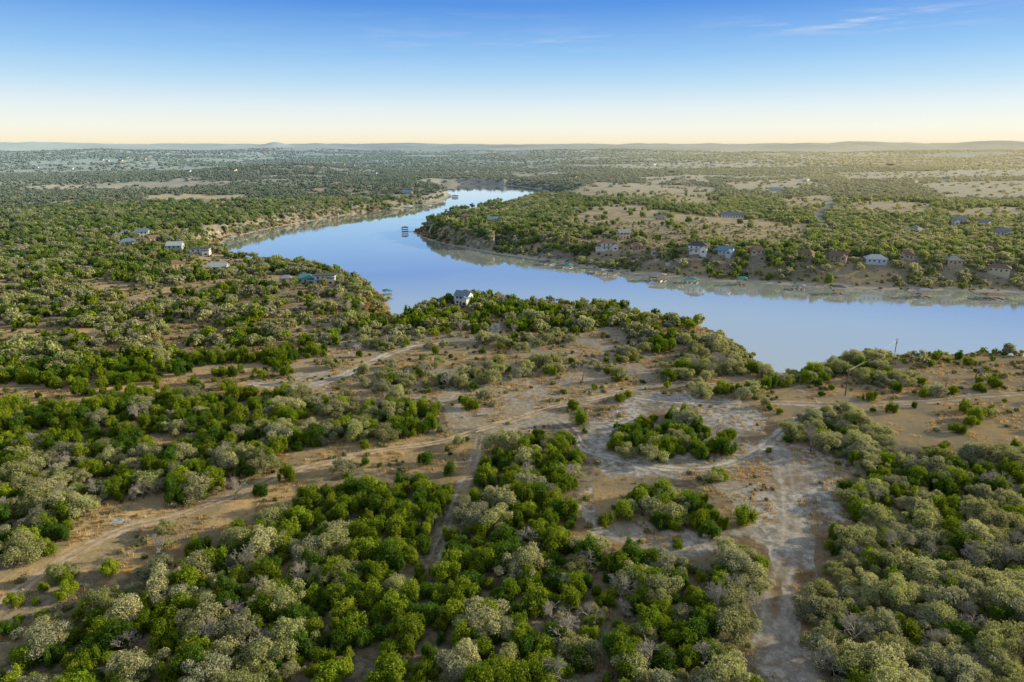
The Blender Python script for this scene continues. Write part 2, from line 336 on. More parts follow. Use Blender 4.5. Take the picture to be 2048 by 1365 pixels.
def glades(x, y):
    """openings of grass that break the woods, drawn out across the slope"""
    return fbm(x*.6, y, 42, 3, 88)
def regions(x, y, z):
    px, py = proj(x, y, z); r = np.hypot(x, y); k = 500/np.maximum(r, 150)
    px = px+14*fbm(x, y, 18, 3, 21)*k; py = py+9*fbm(x, y, 18, 3, 22)*k
    den = np.full(np.shape(x), .9); jf = np.full(np.shape(x), .6)
    fr = sst(1000, 2200, r); den = den*(1-fr)+fr*(.65+1.2*fbm(x, y, 330, 4, 31)); jf = jf+.25*fbm(x, y, 60, 2, 33)
    for p, d_, j in REG:
        k2 = pip(px, py, p); den = np.where(k2, d_, den); jf = np.where(k2, j+.2*fbm(x, y, 30, 2, 34), jf)
    return px, py, den, jf
def tree_regions(x, y, z, rad, ht):
    px, py, den, jf = regions(x, y, z+ht*.3)
    for ox, oz in ((-rad, ht*.4), (rad, ht*.4), (0, ht*.8)): den = np.minimum(den, regions(x+ox, y, z+oz)[2]+.04)
    gl = glades(x, y); jf = jf+.5*fbm(x, y, 80, 2, 93)*(den < 1)
    den = np.where((den < 1) & (gl < -.24) & (x < 330), den*.22, den)
    return px, py, den, jf
# ------------------------------------------------------------ terrain sheet
NA, NR = 900, 700
az = np.radians(np.linspace(-58, 58, NA)); rr = np.geomspace(45, 42000, NR)
A, R = np.meshgrid(az, rr); X = (R*np.sin(A)).ravel(); Y = (R*np.cos(A)).ravel()
SD = lake_sd(X, Y); Z = height(X, Y, SD)
me = bpy.data.meshes.new('ground'); nv = NA*NR; me.vertices.add(nv); me.vertices.foreach_set('co', np.stack([X, Y, Z], 1).ravel())
ii = np.arange(NR-1)[:, None]*NA+np.arange(NA-1)[None, :]; q = np.stack([ii, ii+1, ii+NA+1, ii+NA], -1).reshape(-1, 4)[:, ::-1].copy()
nf = len(q); me.loops.add(nf*4); me.loops.foreach_set('vertex_index', q.ravel().astype(np.int32)); me.polygons.add(nf)
me.polygons.foreach_set('loop_start', (np.arange(nf)*4).astype(np.int32)); me.polygons.foreach_set('loop_total', np.full(nf, 4, np.int32)); me.update(); me.validate()
me.polygons.foreach_set('use_smooth', np.ones(nf, bool))
pxx, pyy, dnn, _ = regions(X, Y, Z); GL = glades(X, Y)
mask = np.zeros((nv, 4)); mask[:, 3] = 1
for p, v in ((REG[3][0], .5), (RC, .95), (C2, .8), (UM, .45)): mask[:, 0] = np.where(pip(pxx, pyy, p), v, mask[:, 0])
for p, v in [(C1, .8), (C2, .3), (UM, .65)]+[(f, .95) for f in FIELDS]: mask[:, 1] = np.where(pip(pxx, pyy, p), v, mask[:, 1])
mask[:, 1] = np.maximum(mask[:, 1], .35*np.clip(fbm(X, Y, 30, 2, 41), 0, 1))
mask[:, 1] = np.maximum(mask[:, 1], .7*sst(-.14, -.30, GL)*(dnn < 1)*(X < 330)*(mask[:, 0] < .6)*(R.ravel() < 2500))
bw = np.where((Y > 470) & (X > -20), 9., 2.)*(1+.4*fbm(X, Y, 50, 2, 44)); mask[:, 2] = np.clip((bw+3-SD)/4, 0, 1)*(SD > -3)*(Y < 1500)
a = me.attributes.new('mask', 'FLOAT_COLOR', 'POINT'); a.data.foreach_set('color', mask.ravel())
RRv = np.hypot(X, Y); a = me.attributes.new('far', 'FLOAT', 'POINT'); a.data.foreach_set('value', sst(1400, 4000, RRv)*(1-np.clip(mask[:, 1]*1.2-.2, 0, 1)))
Zg = Z.reshape(NR, NA); gr = np.abs(np.gradient(Zg, axis=0)/np.gradient(rr)[:, None]); ga = np.abs(np.gradient(Zg, axis=1)/(rr[:, None]*(az[1]-az[0])))
a = me.attributes.new('cliff', 'FLOAT', 'POINT'); a.data.foreach_set('value', (sst(.55, .85, np.hypot(gr, ga))*(Zg < 8)*(R < 1500)*(R > 200)).ravel())
me.materials.append(M['ground']); g = bpy.data.objects.new('ground', me); C.objects.link(g); tag(g, 'rolling scrubby ground with pale clearings reaching the horizon', 'ground', kind='structure')
w = MB().add([(-1500,150,WZ),(2500,150,WZ),(2500,3200,WZ),(-1500,3200,WZ)], [(0,1,2,3)]).build('lake_water', M['water']); tag(w, 'calm blue river-like lake winding between the wooded banks', 'lake', kind='structure')
# paths
def path_label(i):
    return ['tan dirt road running from the lower left corner to the centre','pale caliche track winding from the left clearing towards the white house','pale track curving around the round thicket in the clearing','pale track crossing the meadow to the right edge','short pale track joining the dirt road to the thicket loop','narrow dirt lane running down between the central thickets','wide pale track running down the right clearing to the bottom edge','dirt track leading towards the utility poles on the shore','dirt path through the scrub at the left below the houses','curved grey road among the trees on the far right bank','grey road at the left edge beside the houses','pale path zigzagging down the far bank to a dock','pale path curling below the houses on the far bank'][i]
for i, (nm, mt, w_, pts) in enumerate(WP):
    vs = []; fs = []; ed = []; n = len(pts); P2 = np.array(pts)
    tg = np.gradient(P2, axis=0); tg /= np.linalg.norm(tg, axis=1)[:, None]+1e-9; nr_ = np.stack([-tg[:, 1], tg[:, 0]], 1)
    offs = [-.9, -.55, -.25, 0, .25, .55, .9]; eg = [-2.0, .5, 1.2, .3, 1.2, .5, -2.0]
    if mt == 'asphalt': eg = [-1.5, 3, 3, 3, 3, 3, -1.5]
    wv = w_*(1+.35*fbm(P2[:, 0], P2[:, 1], 14, 2, 80+i))
    for o_, e_ in zip(offs, eg):
        Q = P2+nr_*o_*wv[:, None]; zz = height(Q[:, 0], Q[:, 1])+.07+np.hypot(Q[:, 0], Q[:, 1])*.0004
        vs += [(a_, b_, c_) for (a_, b_), c_ in zip(Q, zz)]; ed += [e_]*n
    for k in range(6):
        for j in range(n-1): fs.append((k*n+j, (k+1)*n+j, (k+1)*n+j+1, k*n+j+1)[::-1])
    me = bpy.data.meshes.new(nm); me.from_pydata(vs, [], fs); a = me.attributes.new('edge', 'FLOAT', 'POINT'); a.data.foreach_set('value', ed)
    me.materials.append(M[mt]); o = bpy.data.objects.new(nm, me); C.objects.link(o); tag(o, path_label(i), 'road' if 'road' in nm else 'path', kind='structure')
# puddle
x, y, z = ground_at(237, 1043); vs = [(0, 0, 0)]; n = 26
for k in range(n):
    t = 2*math.pi*k/n; r_ = 1+.22*math.sin(3*t+1)+.12*math.sin(5*t); vs.append((2.5*r_*math.cos(t), 2.0*r_*math.sin(t), 0))
m, nt = new_mat('puddle_water'); p = node(nt, 'ShaderNodeBsdfPrincipled'); nz = noise(nt, node(nt, 'ShaderNodeTexCoord').outputs['Object'], 1.2, 4); nt.links.new(mix(nt, ramp(nt, nz, .45, .6), (.35,.42,.5), (.75,.78,.8)), p.inputs['Base Color']); p.inputs['Roughness'].default_value = .15; finish(nt, p.outputs[0])
HOUSE_XY = []
o = MB().add(vs, [(0, k+1, (k+1) % n+1) for k in range(n)]).build('puddle', m); o.location = (x, y, z+.12); tag(o, 'small pale blue puddle beside the dirt road at lower left', 'puddle', kind='structure'); PUD = (x, y, 9)
# ------------------------------------------------------------ plants: shapes
def ico(sub):
    b = bmesh.new(); bmesh.ops.create_icosphere(b, subdivisions=sub, radius=1); v = np.array([q.co[:] for q in b.verts]); f = [tuple(q.index for q in p.verts) for p in b.faces]; b.free(); return v, f
ICO = {1: ico(1), 2: ico(2)}
def crown_mesh(name, lobes, n, leaf, mat, seed, core=.8, sub=1, asp=1.0):
    r = np.random.default_rng(seed); L = np.array(lobes); w = (L[:, 3]*L[:, 5]); w = w/w.sum()
    k = r.choice(len(L), n, p=w); d = r.normal(size=(n, 3)); d[:, 2] += .3; d /= np.linalg.norm(d, axis=1)[:, None]
    lump = 1+.16*np.sin(d[:, 0]*7+k)*np.sin(d[:, 1]*6+2*k)+.10*np.sin(d[:, 2]*11+k*3)
    c = L[k, :3]+d*L[k, 3:]*(lump*(.78+.32*r.random(n)))[:, None]
    keep = np.ones(n, bool)
    for l in L: keep &= (np.linalg.norm((c-l[:3])/l[3:], axis=1) > .70)
    c = c[keep]; d = d[keep]; m_ = len(c)
    nn = d+.6*r.normal(size=(m_, 3)); nn /= np.linalg.norm(nn, axis=1)[:, None]
    t = np.cross(nn, r.normal(size=(m_, 3))); t /= np.linalg.norm(t, axis=1)[:, None]+1e-9; b = np.cross(nn, t)
    s = leaf*(.55+.8*r.random(m_))[:, None]
    vs = np.concatenate([c-t*s*asp, c-b*s*.5+t*s*.1, c+t*s*asp, c+b*s*.55], 1).reshape(-1, 3)
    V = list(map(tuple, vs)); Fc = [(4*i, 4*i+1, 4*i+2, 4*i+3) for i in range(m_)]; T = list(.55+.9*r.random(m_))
    iv, jf = ICO[sub]
    for l in L:
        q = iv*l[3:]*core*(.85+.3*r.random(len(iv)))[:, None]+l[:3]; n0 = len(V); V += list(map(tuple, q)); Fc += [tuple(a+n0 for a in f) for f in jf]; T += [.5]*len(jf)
    me = bpy.data.meshes.new(name); me.from_pydata(V, [], Fc); a = me.attributes.new('tint', 'FLOAT', 'FACE'); a.data.foreach_set('value', T); me.materials.append(mat); me.update(); return me
def juniper_lobes(r):
    L = [(0, 0, 2.3, 1.4, 1.4, 2.4)]
    for i in range(r.integers(8, 12)):
        a = r.random()*6.28; q = .9+r.random()*1.5; z = 1.0+r.random()*2.1; L.append((q*math.cos(a), q*math.sin(a), z, .55+r.random()*.55, .55+r.random()*.55, .9+r.random()*.9))
    return L
def oak_lobes(r):
    L = [(0, 0, 3.5, 1.9, 1.9, 2.0)]; sx, sy = .8+.45*r.random(), .8+.45*r.random()
    for i in range(r.integers(15, 20)):
        a = r.random()*6.28; q = 1.2+r.random()*2.6; z = 1.9+r.random()*3.1-q*.25; s = .55+r.random()*.75; L.append((q*math.cos(a)*sx, q*math.sin(a)*sy, z, s*1.1, s*1.1, s*.95))
    return L
def trunk_mesh(name, L, r, rad, mat, zb):
    m_ = MB(); lean = (r.normal()*.15, r.normal()*.15); f = (lean[0], lean[1], zb)
    m_.tube((0, 0, -.5), f, rad*1.3, rad*.85, 7)
    for l in L[1:8]:
        mid = (l[0]*.55, l[1]*.55, zb+(l[2]-zb)*.6); m_.tube(f, mid, rad*.6, rad*.4, 5); m_.tube(mid, (l[0], l[1], l[2]), rad*.4, rad*.12, 4)
    return m_.mesh(name, mat)
def bare_mesh(name, r):
    T = MB(); B = MB()
    def grow(p, d, L, rad, lv):
        q = p+d*L; (T if lv == 0 else B).tube(p, q, rad, rad*.7, 5 if lv < 2 else 3)
        if lv >= 5: return
        for k in range(4 if lv in (0, 3) else 3):
            e = (d+Vector(r.normal(size=3))*.55+Vector((0, 0, .12))).normalized(); grow(q, e, L*(.62+.25*r.random()), max(rad*.56, .022), lv+1)
    grow(Vector((0, 0, -.4)), Vector((r.normal()*.1, r.normal()*.1, 1)).normalized(), 2.0, .24, 0)
    return T.mesh('trunk', M['bark']), B.mesh('crown', M['twig'])
JUN, OAK, BARE = [], [], []
for i in range(8):
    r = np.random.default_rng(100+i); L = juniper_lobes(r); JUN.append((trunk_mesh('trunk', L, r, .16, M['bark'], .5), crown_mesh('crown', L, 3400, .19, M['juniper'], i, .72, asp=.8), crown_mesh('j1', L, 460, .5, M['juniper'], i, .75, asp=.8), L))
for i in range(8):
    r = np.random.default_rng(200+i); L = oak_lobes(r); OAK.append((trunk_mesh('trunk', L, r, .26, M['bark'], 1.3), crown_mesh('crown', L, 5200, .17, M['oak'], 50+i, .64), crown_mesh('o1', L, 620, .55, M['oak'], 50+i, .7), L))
for i in range(4): BARE.append(bare_mesh('b', np.random.default_rng(300+i)))
def join_mesh(name, parts):
    V = []; Fc = []; T = []; mi = []; mats = []
    for me_, off in parts:
        n0 = len(V); V += [(v.co.x+off[0], v.co.y+off[1], v.co.z) for v in me_.vertices]; mt = me_.materials[0]
        if mt not in mats: mats.append(mt)
        ta = me_.attributes.get('tint')
        for j, p in enumerate(me_.polygons): Fc.append(tuple(a+n0 for a in p.vertices)); T.append(ta.data[j].value if ta else 1); mi.append(mats.index(mt))
    me_ = bpy.data.meshes.new(name); me_.from_pydata(V, [], Fc); a = me_.attributes.new('tint', 'FLOAT', 'FACE'); a.data.foreach_set('value', T)
    for mt in mats: me_.materials.append(mt)
    me_.polygons.foreach_set('material_index', mi); me_.update(); return me_
def proto(me_): return bpy.data.objects.new('shape', me_)
J0 = [proto(join_mesh('s', [(a[1], (0, 0)), (a[0], (0, 0))])) for a in JUN]; O0 = [proto(join_mesh('s', [(a[1], (0, 0)), (a[0], (0, 0))])) for a in OAK]
J1 = [proto(a[2]) for a in JUN[:5]]; O1 = [proto(a[2]) for a in OAK[:5]]
WD = []
for i in range(5):
    r = np.random.default_rng(400+i); L = []
    for k in range(6):
        ox, oy = r.random(2)*13-6.5; s = 1.6+r.random()*1.6; L.append((ox, oy, s*.9, s*1.1, s*1.1, s*1.0))
    WD.append(proto(crown_mesh('w', L, 150, 1.15, M['wood'], 60+i, .85)))
def tuft(seed, mat, n=26, h=.6, sp=.5):
    r = np.random.default_rng(seed); V = []; Fc = []
    for i in range(n):
        x_, y_ = r.normal(size=2)*sp; a = r.random()*6.28; l = r.normal(size=2)*.25; hh = h*(.5+r.random()); w_ = .09
        n0 = len(V); V += [(x_-w_*math.cos(a), y_-w_*math.sin(a), 0), (x_+w_*math.cos(a), y_+w_*math.sin(a), 0), (x_+l[0], y_+l[1], hh)]; Fc.append((n0, n0+1, n0+2))
    me_ = bpy.data.meshes.new('t'); me_.from_pydata(V, [], Fc); a = me_.attributes.new('tint', 'FLOAT', 'FACE'); a.data.foreach_set('value', list(.6+.8*r.random(n))); me_.materials.append(mat); return proto(me_)
TUFT = [tuft(i, M['grass']) for i in range(3)]; SCR = [proto(crown_mesh('s', [(0, 0, .5, .8, .8, .6), (.5, .3, .4, .5, .5, .5)], 160, .2, M['scrub'], 90+i)) for i in range(3)]
REED = [proto(crown_mesh('s', [(0, 0, 1.2, 1.4, 1.2, 1.3), (1.1, .4, 1, 1, 1, 1.1), (-1, .3, .9, .9, 1, 1)], 300, .4, M['reed'], 95+i)) for i in range(2)]
def stuff(name, sets, label, cat):
    """one object holding the uncountable rest: points carrying a plant shape each"""
    pts = []; rot = []; scl = []; ix = []; prot = []
    for (x_, y_, z_, s_, pr) in sets:
        n = len(x_)
        if n == 0: continue
        pts.append(np.stack([x_, y_, z_], 1)); rot.append(np.stack([rg.normal(size=n)*.06, rg.normal(size=n)*.06, rg.random(n)*6.28], 1))
        sv = s_[:, None]*(1+.16*rg.normal(size=(n, 3)).clip(-1.5, 1.5)); scl.append(sv); ix.append(len(prot)+rg.integers(0, len(pr), n)); prot += pr
    pts = np.concatenate(pts); me_ = bpy.data.meshes.new(name); me_.from_pydata([], [], []); me_.vertices.add(len(pts)); me_.vertices.foreach_set('co', pts.ravel())
    me_.attributes.new('rot', 'FLOAT_VECTOR', 'POINT').data.foreach_set('vector', np.concatenate(rot).ravel()); me_.attributes.new('scl', 'FLOAT_VECTOR', 'POINT').data.foreach_set('vector', np.concatenate(scl).ravel())
    me_.attributes.new('ix', 'INT', 'POINT').data.foreach_set('value', np.concatenate(ix).astype(np.int32))
    o = bpy.data.objects.new(name, me_); C.objects.link(o)
    ng = bpy.data.node_groups.new(name, 'GeometryNodeTree'); ng.interface.new_socket('Geometry', in_out='INPUT', socket_type='NodeSocketGeometry'); ng.interface.new_socket('Geometry', in_out='OUTPUT', socket_type='NodeSocketGeometry')
    gi = ng.nodes.new('NodeGroupInput'); go = ng.nodes.new('NodeGroupOutput'); ip = ng.nodes.new('GeometryNodeInstanceOnPoints'); jn = ng.nodes.new('GeometryNodeJoinGeometry')
    for po in reversed(prot):
        oi = ng.nodes.new('GeometryNodeObjectInfo'); oi.inputs[0].default_value = po; oi.inputs['As Instance'].default_value = False
        gt = ng.nodes.new('GeometryNodeGeometryToInstance'); ng.links.new(oi.outputs['Geometry'], gt.inputs[0]); ng.links.new(gt.outputs[0], jn.inputs[0])
    def att(nm, dt):
        n = ng.nodes.new('GeometryNodeInputNamedAttribute'); n.data_type = dt; n.inputs[0].default_value = nm; return n.outputs[0]
    ng.links.new(gi.outputs[0], ip.inputs['Points']); ng.links.new(jn.outputs[0], ip.inputs['Instance']); ip.inputs['Pick Instance'].default_value = True
    ng.links.new(att('ix', 'INT'), ip.inputs['Instance Index']); ng.links.new(att('rot', 'FLOAT_VECTOR'), ip.inputs['Rotation']); ng.links.new(att('scl', 'FLOAT_VECTOR'), ip.inputs['Scale'])
    ng.links.new(ip.outputs[0], go.inputs[0]); md = o.modifiers.new('plants', 'NODES'); md.node_group = ng
    tag(o, label, cat, kind='stuff'); return o
def scatter(r0, r1, sp, a0=44):
    xs = np.arange(-r1*math.sin(math.radians(a0)), r1*math.sin(math.radians(a0)), sp); ys = np.arange(r0*.6, r1, sp)
    x_, y_ = np.meshgrid(xs, ys); x_ = x_.ravel()+(rg.random(x_.size)-.5)*sp*.95; y_ = y_.ravel()+(rg.random(y_.size)-.5)*sp*.95
    r_ = np.hypot(x_, y_); k = (r_ > r0) & (r_ < r1) & (np.abs(np.arctan2(x_, y_)) < math.radians(a0)); x_ = x_[k]; y_ = y_[k]
    sd = lake_sd(x_, y_); z_ = height(x_, y_, sd); return x_, y_, z_, sd
# ------------------------------------------------------------ buildings
def house(px, py, w, d, st, rot, kind, wm, rm, label, wing=0, chim=False):
    x, y, z = ground_at(px, py); z = max(z, -2.5); face = math.atan2(-x, y)+math.radians(rot); HOUSE_XY.append((x, y, max(w, d)*.62+3))
    rt = empty('house', (x, y, z), face); tag(rt, label, 'house'); h = 3.1*st; z0 = -6
    W_ = MB(); Rf = MB(); rh = min(d, w)*(.34 if kind != 'flat' else .05); x0, x1, y0, y1 = -w/2, w/2, -d/2, d/2
    if kind == 'gable': W_.gwall(x0, x1, y0, y1, z0, h, rh, 'x'); Rf.gable(x0, x1, y0, y1, h, rh, 'x')
    elif kind == 'hip': W_.box(x0, x1, y0, y1, z0, h); Rf.hip(x0, x1, y0, y1, h, rh)
    else: W_.box(x0, x1, y0, y1, z0, h); Rf.box(x0-1, x1+1, y0-1, y1+1, h+.02, h+.4)
    W_.build('wall', M[wm], rt); ro = Rf.build('roof', M[rm], rt)
    if chim: MB().box(x0+w*.28, x0+w*.28+1.1, -.2, .9, h, h+rh+1.4).build('chimney', M['tan'], ro)
    if wing:
        s = 1 if wing > 0 else -1; ww = w*.36; cx = s*(w/2-ww*.42); hh = h*.8 if st > 1 else h*.93; ya = y0-d*.38
        wb = MB()
        if kind == 'flat': wb.box(cx-ww/2, cx+ww/2, ya, y0+.3, z0, hh)
        else: wb.gwall(cx-ww/2, cx+ww/2, ya, y0+d*.3, z0, hh, ww*.32, 'y')
        wb.build('wing_wall', M[wm], rt); wr = MB()
        if kind == 'flat': wr.box(cx-ww/2-.6, cx+ww/2+.6, ya-.8, y0-1.05, hh+.02, hh+.35)
        else: wr.gable(cx-ww/2, cx+ww/2, ya, y0+d*.3, hh, ww*.32, 'y')
        wr.build('wing_roof', M[rm], rt)
        MB().box(cx-1.1, cx+1.1, ya-.06, ya-.01, .8, 2.3).build('window', M['glass'], rt)
        ea, eb = (x0-5.5, x0+.2) if s > 0 else (x1-.2, x1+5.5)
        MB().box(ea, eb, -d*.28, d*.4, z0, 2.7).build('garage_wall', M[wm], rt); gr_ = MB()
        if kind == 'flat': gr_.box(ea-.4, eb-.3 if s > 0 else eb+.4, -d*.33, d*.44, 2.72, 3.0)
        else: gr_.hip(ea, eb, -d*.28, d*.4, 2.7, 1.5, .5)
        gr_.build('garage_roof', M[rm], rt)
        gx = (ea+eb)/2; MB().box(gx-1.6, gx+1.6, -d*.28-.06, -d*.28-.01, 0, 2.2).build('garage_door', M['frame'], rt)
    free = (x0+.8, x1-.8) if not wing else ((x0+.8, x1-w*.42) if wing > 0 else (x0+w*.42, x1-.8))
    n = max(2, int((free[1]-free[0])/3.3))
    for s in range(st):
        for k in range(n):
            cx = free[0]+(k+.5)*(free[1]-free[0])/n; b = s*3.1+.9
            if s == 0 and k == n//2:
                MB().box(cx-.55, cx+.55, y0-.09, y0-.02, .05, 2.2).build('door', M['door'], rt); continue
            wf = MB().box(cx-.85, cx+.85, y0-.06, y0-.005, b-.1, b+1.5).build('window', M['frame'], rt); MB().box(cx-.7, cx+.7, y0-.09, y0-.065, b+.02, b+1.38).build('pane', M['glass'], wf)
        for sx in (-1, 1):
            if s == 0 and wing and sx != (1 if wing > 0 else -1): continue
            for yy in (-d*.22, d*.22):
                xa = sx*w/2; xb = xa+sx*.06; MB().box(min(xa, xb)+sx*.003, max(xa, xb)+sx*.003, yy-.7, yy+.7, s*3.1+.9, s*3.1+2.3).build('window', M['glass'], rt)
    if st > 1 and kind != 'gable':
        fx0, fx1 = free; bl = MB().box(fx0, fx1, y0-2.2, y0-.12, 3.0, 3.15).build('balcony', M['deck'], rt)
        rl = MB(); rl.box(fx0, fx1, y0-2.2, y0-2.14, 4.0, 4.08)
        for k in range(6): xx = fx0+(fx1-fx0)*k/5; rl.box(xx-.04, xx+.04, y0-2.2, y0-2.13, 3.15, 4.0)
        rl.build('railing', M['post'], bl)
    return rt
HL = [
 (928,608,10,7,2,-30,'gable','white','r_blue','white two-storey house with blue gabled metal roof on the near point',1,False),
 (652,566,15,9,2,-14,'flat','white','r_dark','modern white house with dark flat roof on the left peninsula',1,False),
 (612,563,12,8,1,-8,'hip','bluew','r_teal','low blue-grey house with teal roof beside the modern flat-roofed house',0,False),
 (572,564,8,6,1,-5,'hip','tan','r_grey','small tan building left of the teal-roofed house',0,False),
 (402,510,17,10,2,-12,'flat','white','r_dark','modern two-storey white house with dark roof above the left bank',1,False),
 (352,503,14,9,2,-18,'gable','bluew','r_white','pale blue two-storey house with white roof on the left bank',0,False),
 (350,534,12,8,1,10,'hip','tan','r_brown','low house with brown roof in the left scrub',0,False),
 (437,540,15,8,1,-20,'gable','cream','r_white','low cream house with pale metal roof near the left shore',0,False),
 (252,472,13,9,1,10,'hip','bluew','r_grey','blue-grey house with grey hipped roof, leftmost of the left hillside houses',1,False),
 (286,474,13,8,2,-10,'gable','white','r_blue','white house with blue roof in the left hillside cluster',0,True),
 (258,490,17,10,1,5,'hip','cream','r_blue','wide low house with blue roof below the hillside cluster',0,False),
 (308,482,11,8,1,20,'gable','tan','r_brown','tan cottage with brown gabled roof, rightmost of the hillside cluster',0,False),
 (1217,498,16,11,2,8,'hip','white','r_brown','large white two-storey house with brown hipped roof on the far bank',1,True),
 (1271,498,13,10,1,0,'hip','tan','r_brown','tan one-storey house with brown roof beside the large white house',-1,False),
 (1246,476,13,9,2,25,'gable','cream','r_grey','cream house with grey gabled roof behind the large white house',0,True),
 (1395,504,17,11,2,-5,'hip','white','r_dark','big white two-storey house with dark hipped roof above the far bank paths',1,True),
 (1452,507,13,9,1,-18,'gable','bluew','r_bright','house with bright blue gabled roof on the far bank',1,False),
 (1514,506,13,10,1,12,'hip','cream','r_brown','cream house with a gabled front wing and brown roof right of the blue-roofed house',-1,False),
 (1612,513,14,10,1,-20,'hip','tan','r_brown','tan house with brown roof half hidden among trees on the far bank',0,False),
 (1676,518,14,10,1,-6,'gable','tan','r_brown','long tan house with brown gabled roof near the middle of the right bank',1,True),
 (1750,524,17,10,1,15,'hip','bluew','r_white','pale blue low house with pale roof on the right bank',0,False),
 (1812,516,12,10,1,5,'hip','cream','r_brown','cream house with brown roof on the right bank, behind the pale blue low house',-1,False),
 (1828,464,14,10,1,-15,'hip','bluew','r_grey','pale house with grey roof on the right hillside, behind the bank houses',1,False),
 (1918,449,15,11,2,18,'hip','white','r_grey','white house with grey roof, upper of the right hillside houses',-1,False),
 (1968,450,13,9,1,-26,'gable','bluew','r_grey','blue-grey gabled house beside the upper hillside white house',0,False),
 (2004,469,14,10,1,10,'gable','white','r_grey','white gabled house with grey roof near the right edge',1,False),
 (1985,502,15,10,1,-12,'hip','tan','r_brown','large tan house with brown roof near the right edge',-1,False),
 (1996,547,16,9,1,0,'hip','cream','r_brown','low cream house with brown roof just above the shore at the right edge',0,False),
 (1465,435,30,10,1,0,'gable','white','r_grey','long low white building with grey roof beside the golden field',0,False),
 (1905,527,12,9,1,25,'hip','tan','r_grey','small tan house with grey roof between trees above the right shore',0,False),
 (815,388,20,12,1,-10,'gable','cream','r_bright','cream house with bright blue roof on the far left bluff',0,False),
 (730,400,18,10,1,-10,'hip','tan','r_grey','tan house with grey roof among trees on the far left bluff',0,False),
 (690,404,16,10,1,0,'gable','cream','r_brown','cream house with brown roof, leftmost on the far left bluff',0,False),
 (985,443,14,9,1,10,'gable','bluew','r_blue','small blue-grey house behind the spit of land',0,False),
 (930,437,12,9,1,0,'hip','tan','r_brown','small tan house on the wooded point above the spit',0,False),
 (1320,440,14,9,1,0,'hip','cream','r_grey','small cream house with grey roof beside the left part of the golden field',0,False),
 (1550,382,24,12,1,0,'gable','white','r_white','white barn far off among trees beyond the fields',0,False)]
for hdef in HL: house(*hdef)
NH = len(HOUSE_XY)
HOUSE_XY.append(PUD)
# scattered far houses
fm = []
for k, (wc, rc) in enumerate((('white','r_grey'),('cream','r_brown'),('cream','r_grey'))):
    a_ = MB().gwall(-9,9,-5,5,-3,5,3,'x').mesh('w', M[wc]); b_ = MB().gable(-9,9,-5,5,5,3,'x').mesh('r', M[rc]); fm.append(join_mesh('house', [(a_, (0,0)), (b_, (0,0))]))
for i in range(60):
    lf = i < 40
    px = rg.uniform(20, 760) if lf else rg.uniform(1100, 2040); py = rg.uniform(303, 352) if lf else rg.uniform(325, 372)
    x, y, z = ground_at(px, py)
    if lake_sd(np.array([x]), np.array([y]))[0] < 15 or y > 12000: continue
    o = bpy.data.objects.new('distant_house', fm[i % 3]); C.objects.link(o); o.location = (x, y, z); o.rotation_euler = (0, 0, rg.uniform(-.7, .7)); s = rg.uniform(.6, 1.1)+y/14000; o.scale = (s, s, s)
    HOUSE_XY.append((x, y, 16)); lb = 'tiny pale house speck among the trees of the far left hills' if lf else 'tiny pale house speck on the far plain at right'
    tag(o, lb, 'house', 'tiny pale houses on the far '+('left hills' if lf else 'right plain'))
# docks
def dock(px, py, w, d, rm, label, two=False, hip=True, gang=True):
    x, y = at_z(px, py, WZ)
    for _ in range(30):
        if lake_sd(np.array([x]), np.array([y]))[0] < -d*.5-1: break
        e = 2.; gx = float(lake_sd(np.array([x+e]), np.array([y]))[0]-lake_sd(np.array([x-e]), np.array([y]))[0]); gy = float(lake_sd(np.array([x]), np.array([y+e]))[0]-lake_sd(np.array([x]), np.array([y-e]))[0]); L = math.hypot(gx, gy)+1e-6
        x -= gx/L*1.2; y -= gy/L*1.2
    e = 3.; gx = float(lake_sd(np.array([x+e]), np.array([y]))[0]-lake_sd(np.array([x-e]), np.array([y]))[0]); gy = float(lake_sd(np.array([x]), np.array([y+e]))[0]-lake_sd(np.array([x]), np.array([y-e]))[0])
    dist = -float(lake_sd(np.array([x]), np.array([y]))[0])
    rt = empty('boat_dock', (x, y, WZ), math.atan2(-gx, gy)); tag(rt, label, 'dock')
    D = MB(); D.box(-w/2, w/2, d/2-1.6, d/2, -.3, .45)
    for s in (-w/2, -.8, w/2-1.6): D.box(s, s+1.6, -d/2, d/2-1.61, -.3, .44)
    D.build('deck', M['deck'], rt); hp = 5.8 if two else 3.2
    for sx in (-1, 1):
        for sy in (-1, 1):
            MB().tube((sx*(w/2-.4), sy*(d/2-.4), .4), (sx*(w/2-.4), sy*(d/2-.4), hp), .14).build('post', M['post'], rt)
    if two:
        MB().box(-w/2, w/2, -d/2, d/2, 2.9, 3.1).build('upper_deck', M['deck'], rt); rl = MB()
        for s in (-1, 1): rl.box(-w/2, w/2, s*(d/2-.05)-.04, s*(d/2-.05)+.04, 4.0, 4.1)
        for k in range(9): rl.box(-w/2+k*w/8-.04, -w/2+k*w/8+.04, -d/2, -d/2+.08, 3.1, 4.0)
        rl.build('railing', M['post'], rt)
    r_ = MB(); r_.hip(-w/2, w/2, -d/2, d/2, hp, 1.3, .4) if hip else r_.gable(-w/2, w/2, -d/2, d/2, hp, 1.5, 'x', .4)
    r_.build('roof', M[rm], rt)
    if gang and dist < 40: MB().box(-.7, .7, d/2+.02, dist+6, .35, .6).build('gangway', M['deck'], rt)
    return rt, x, y
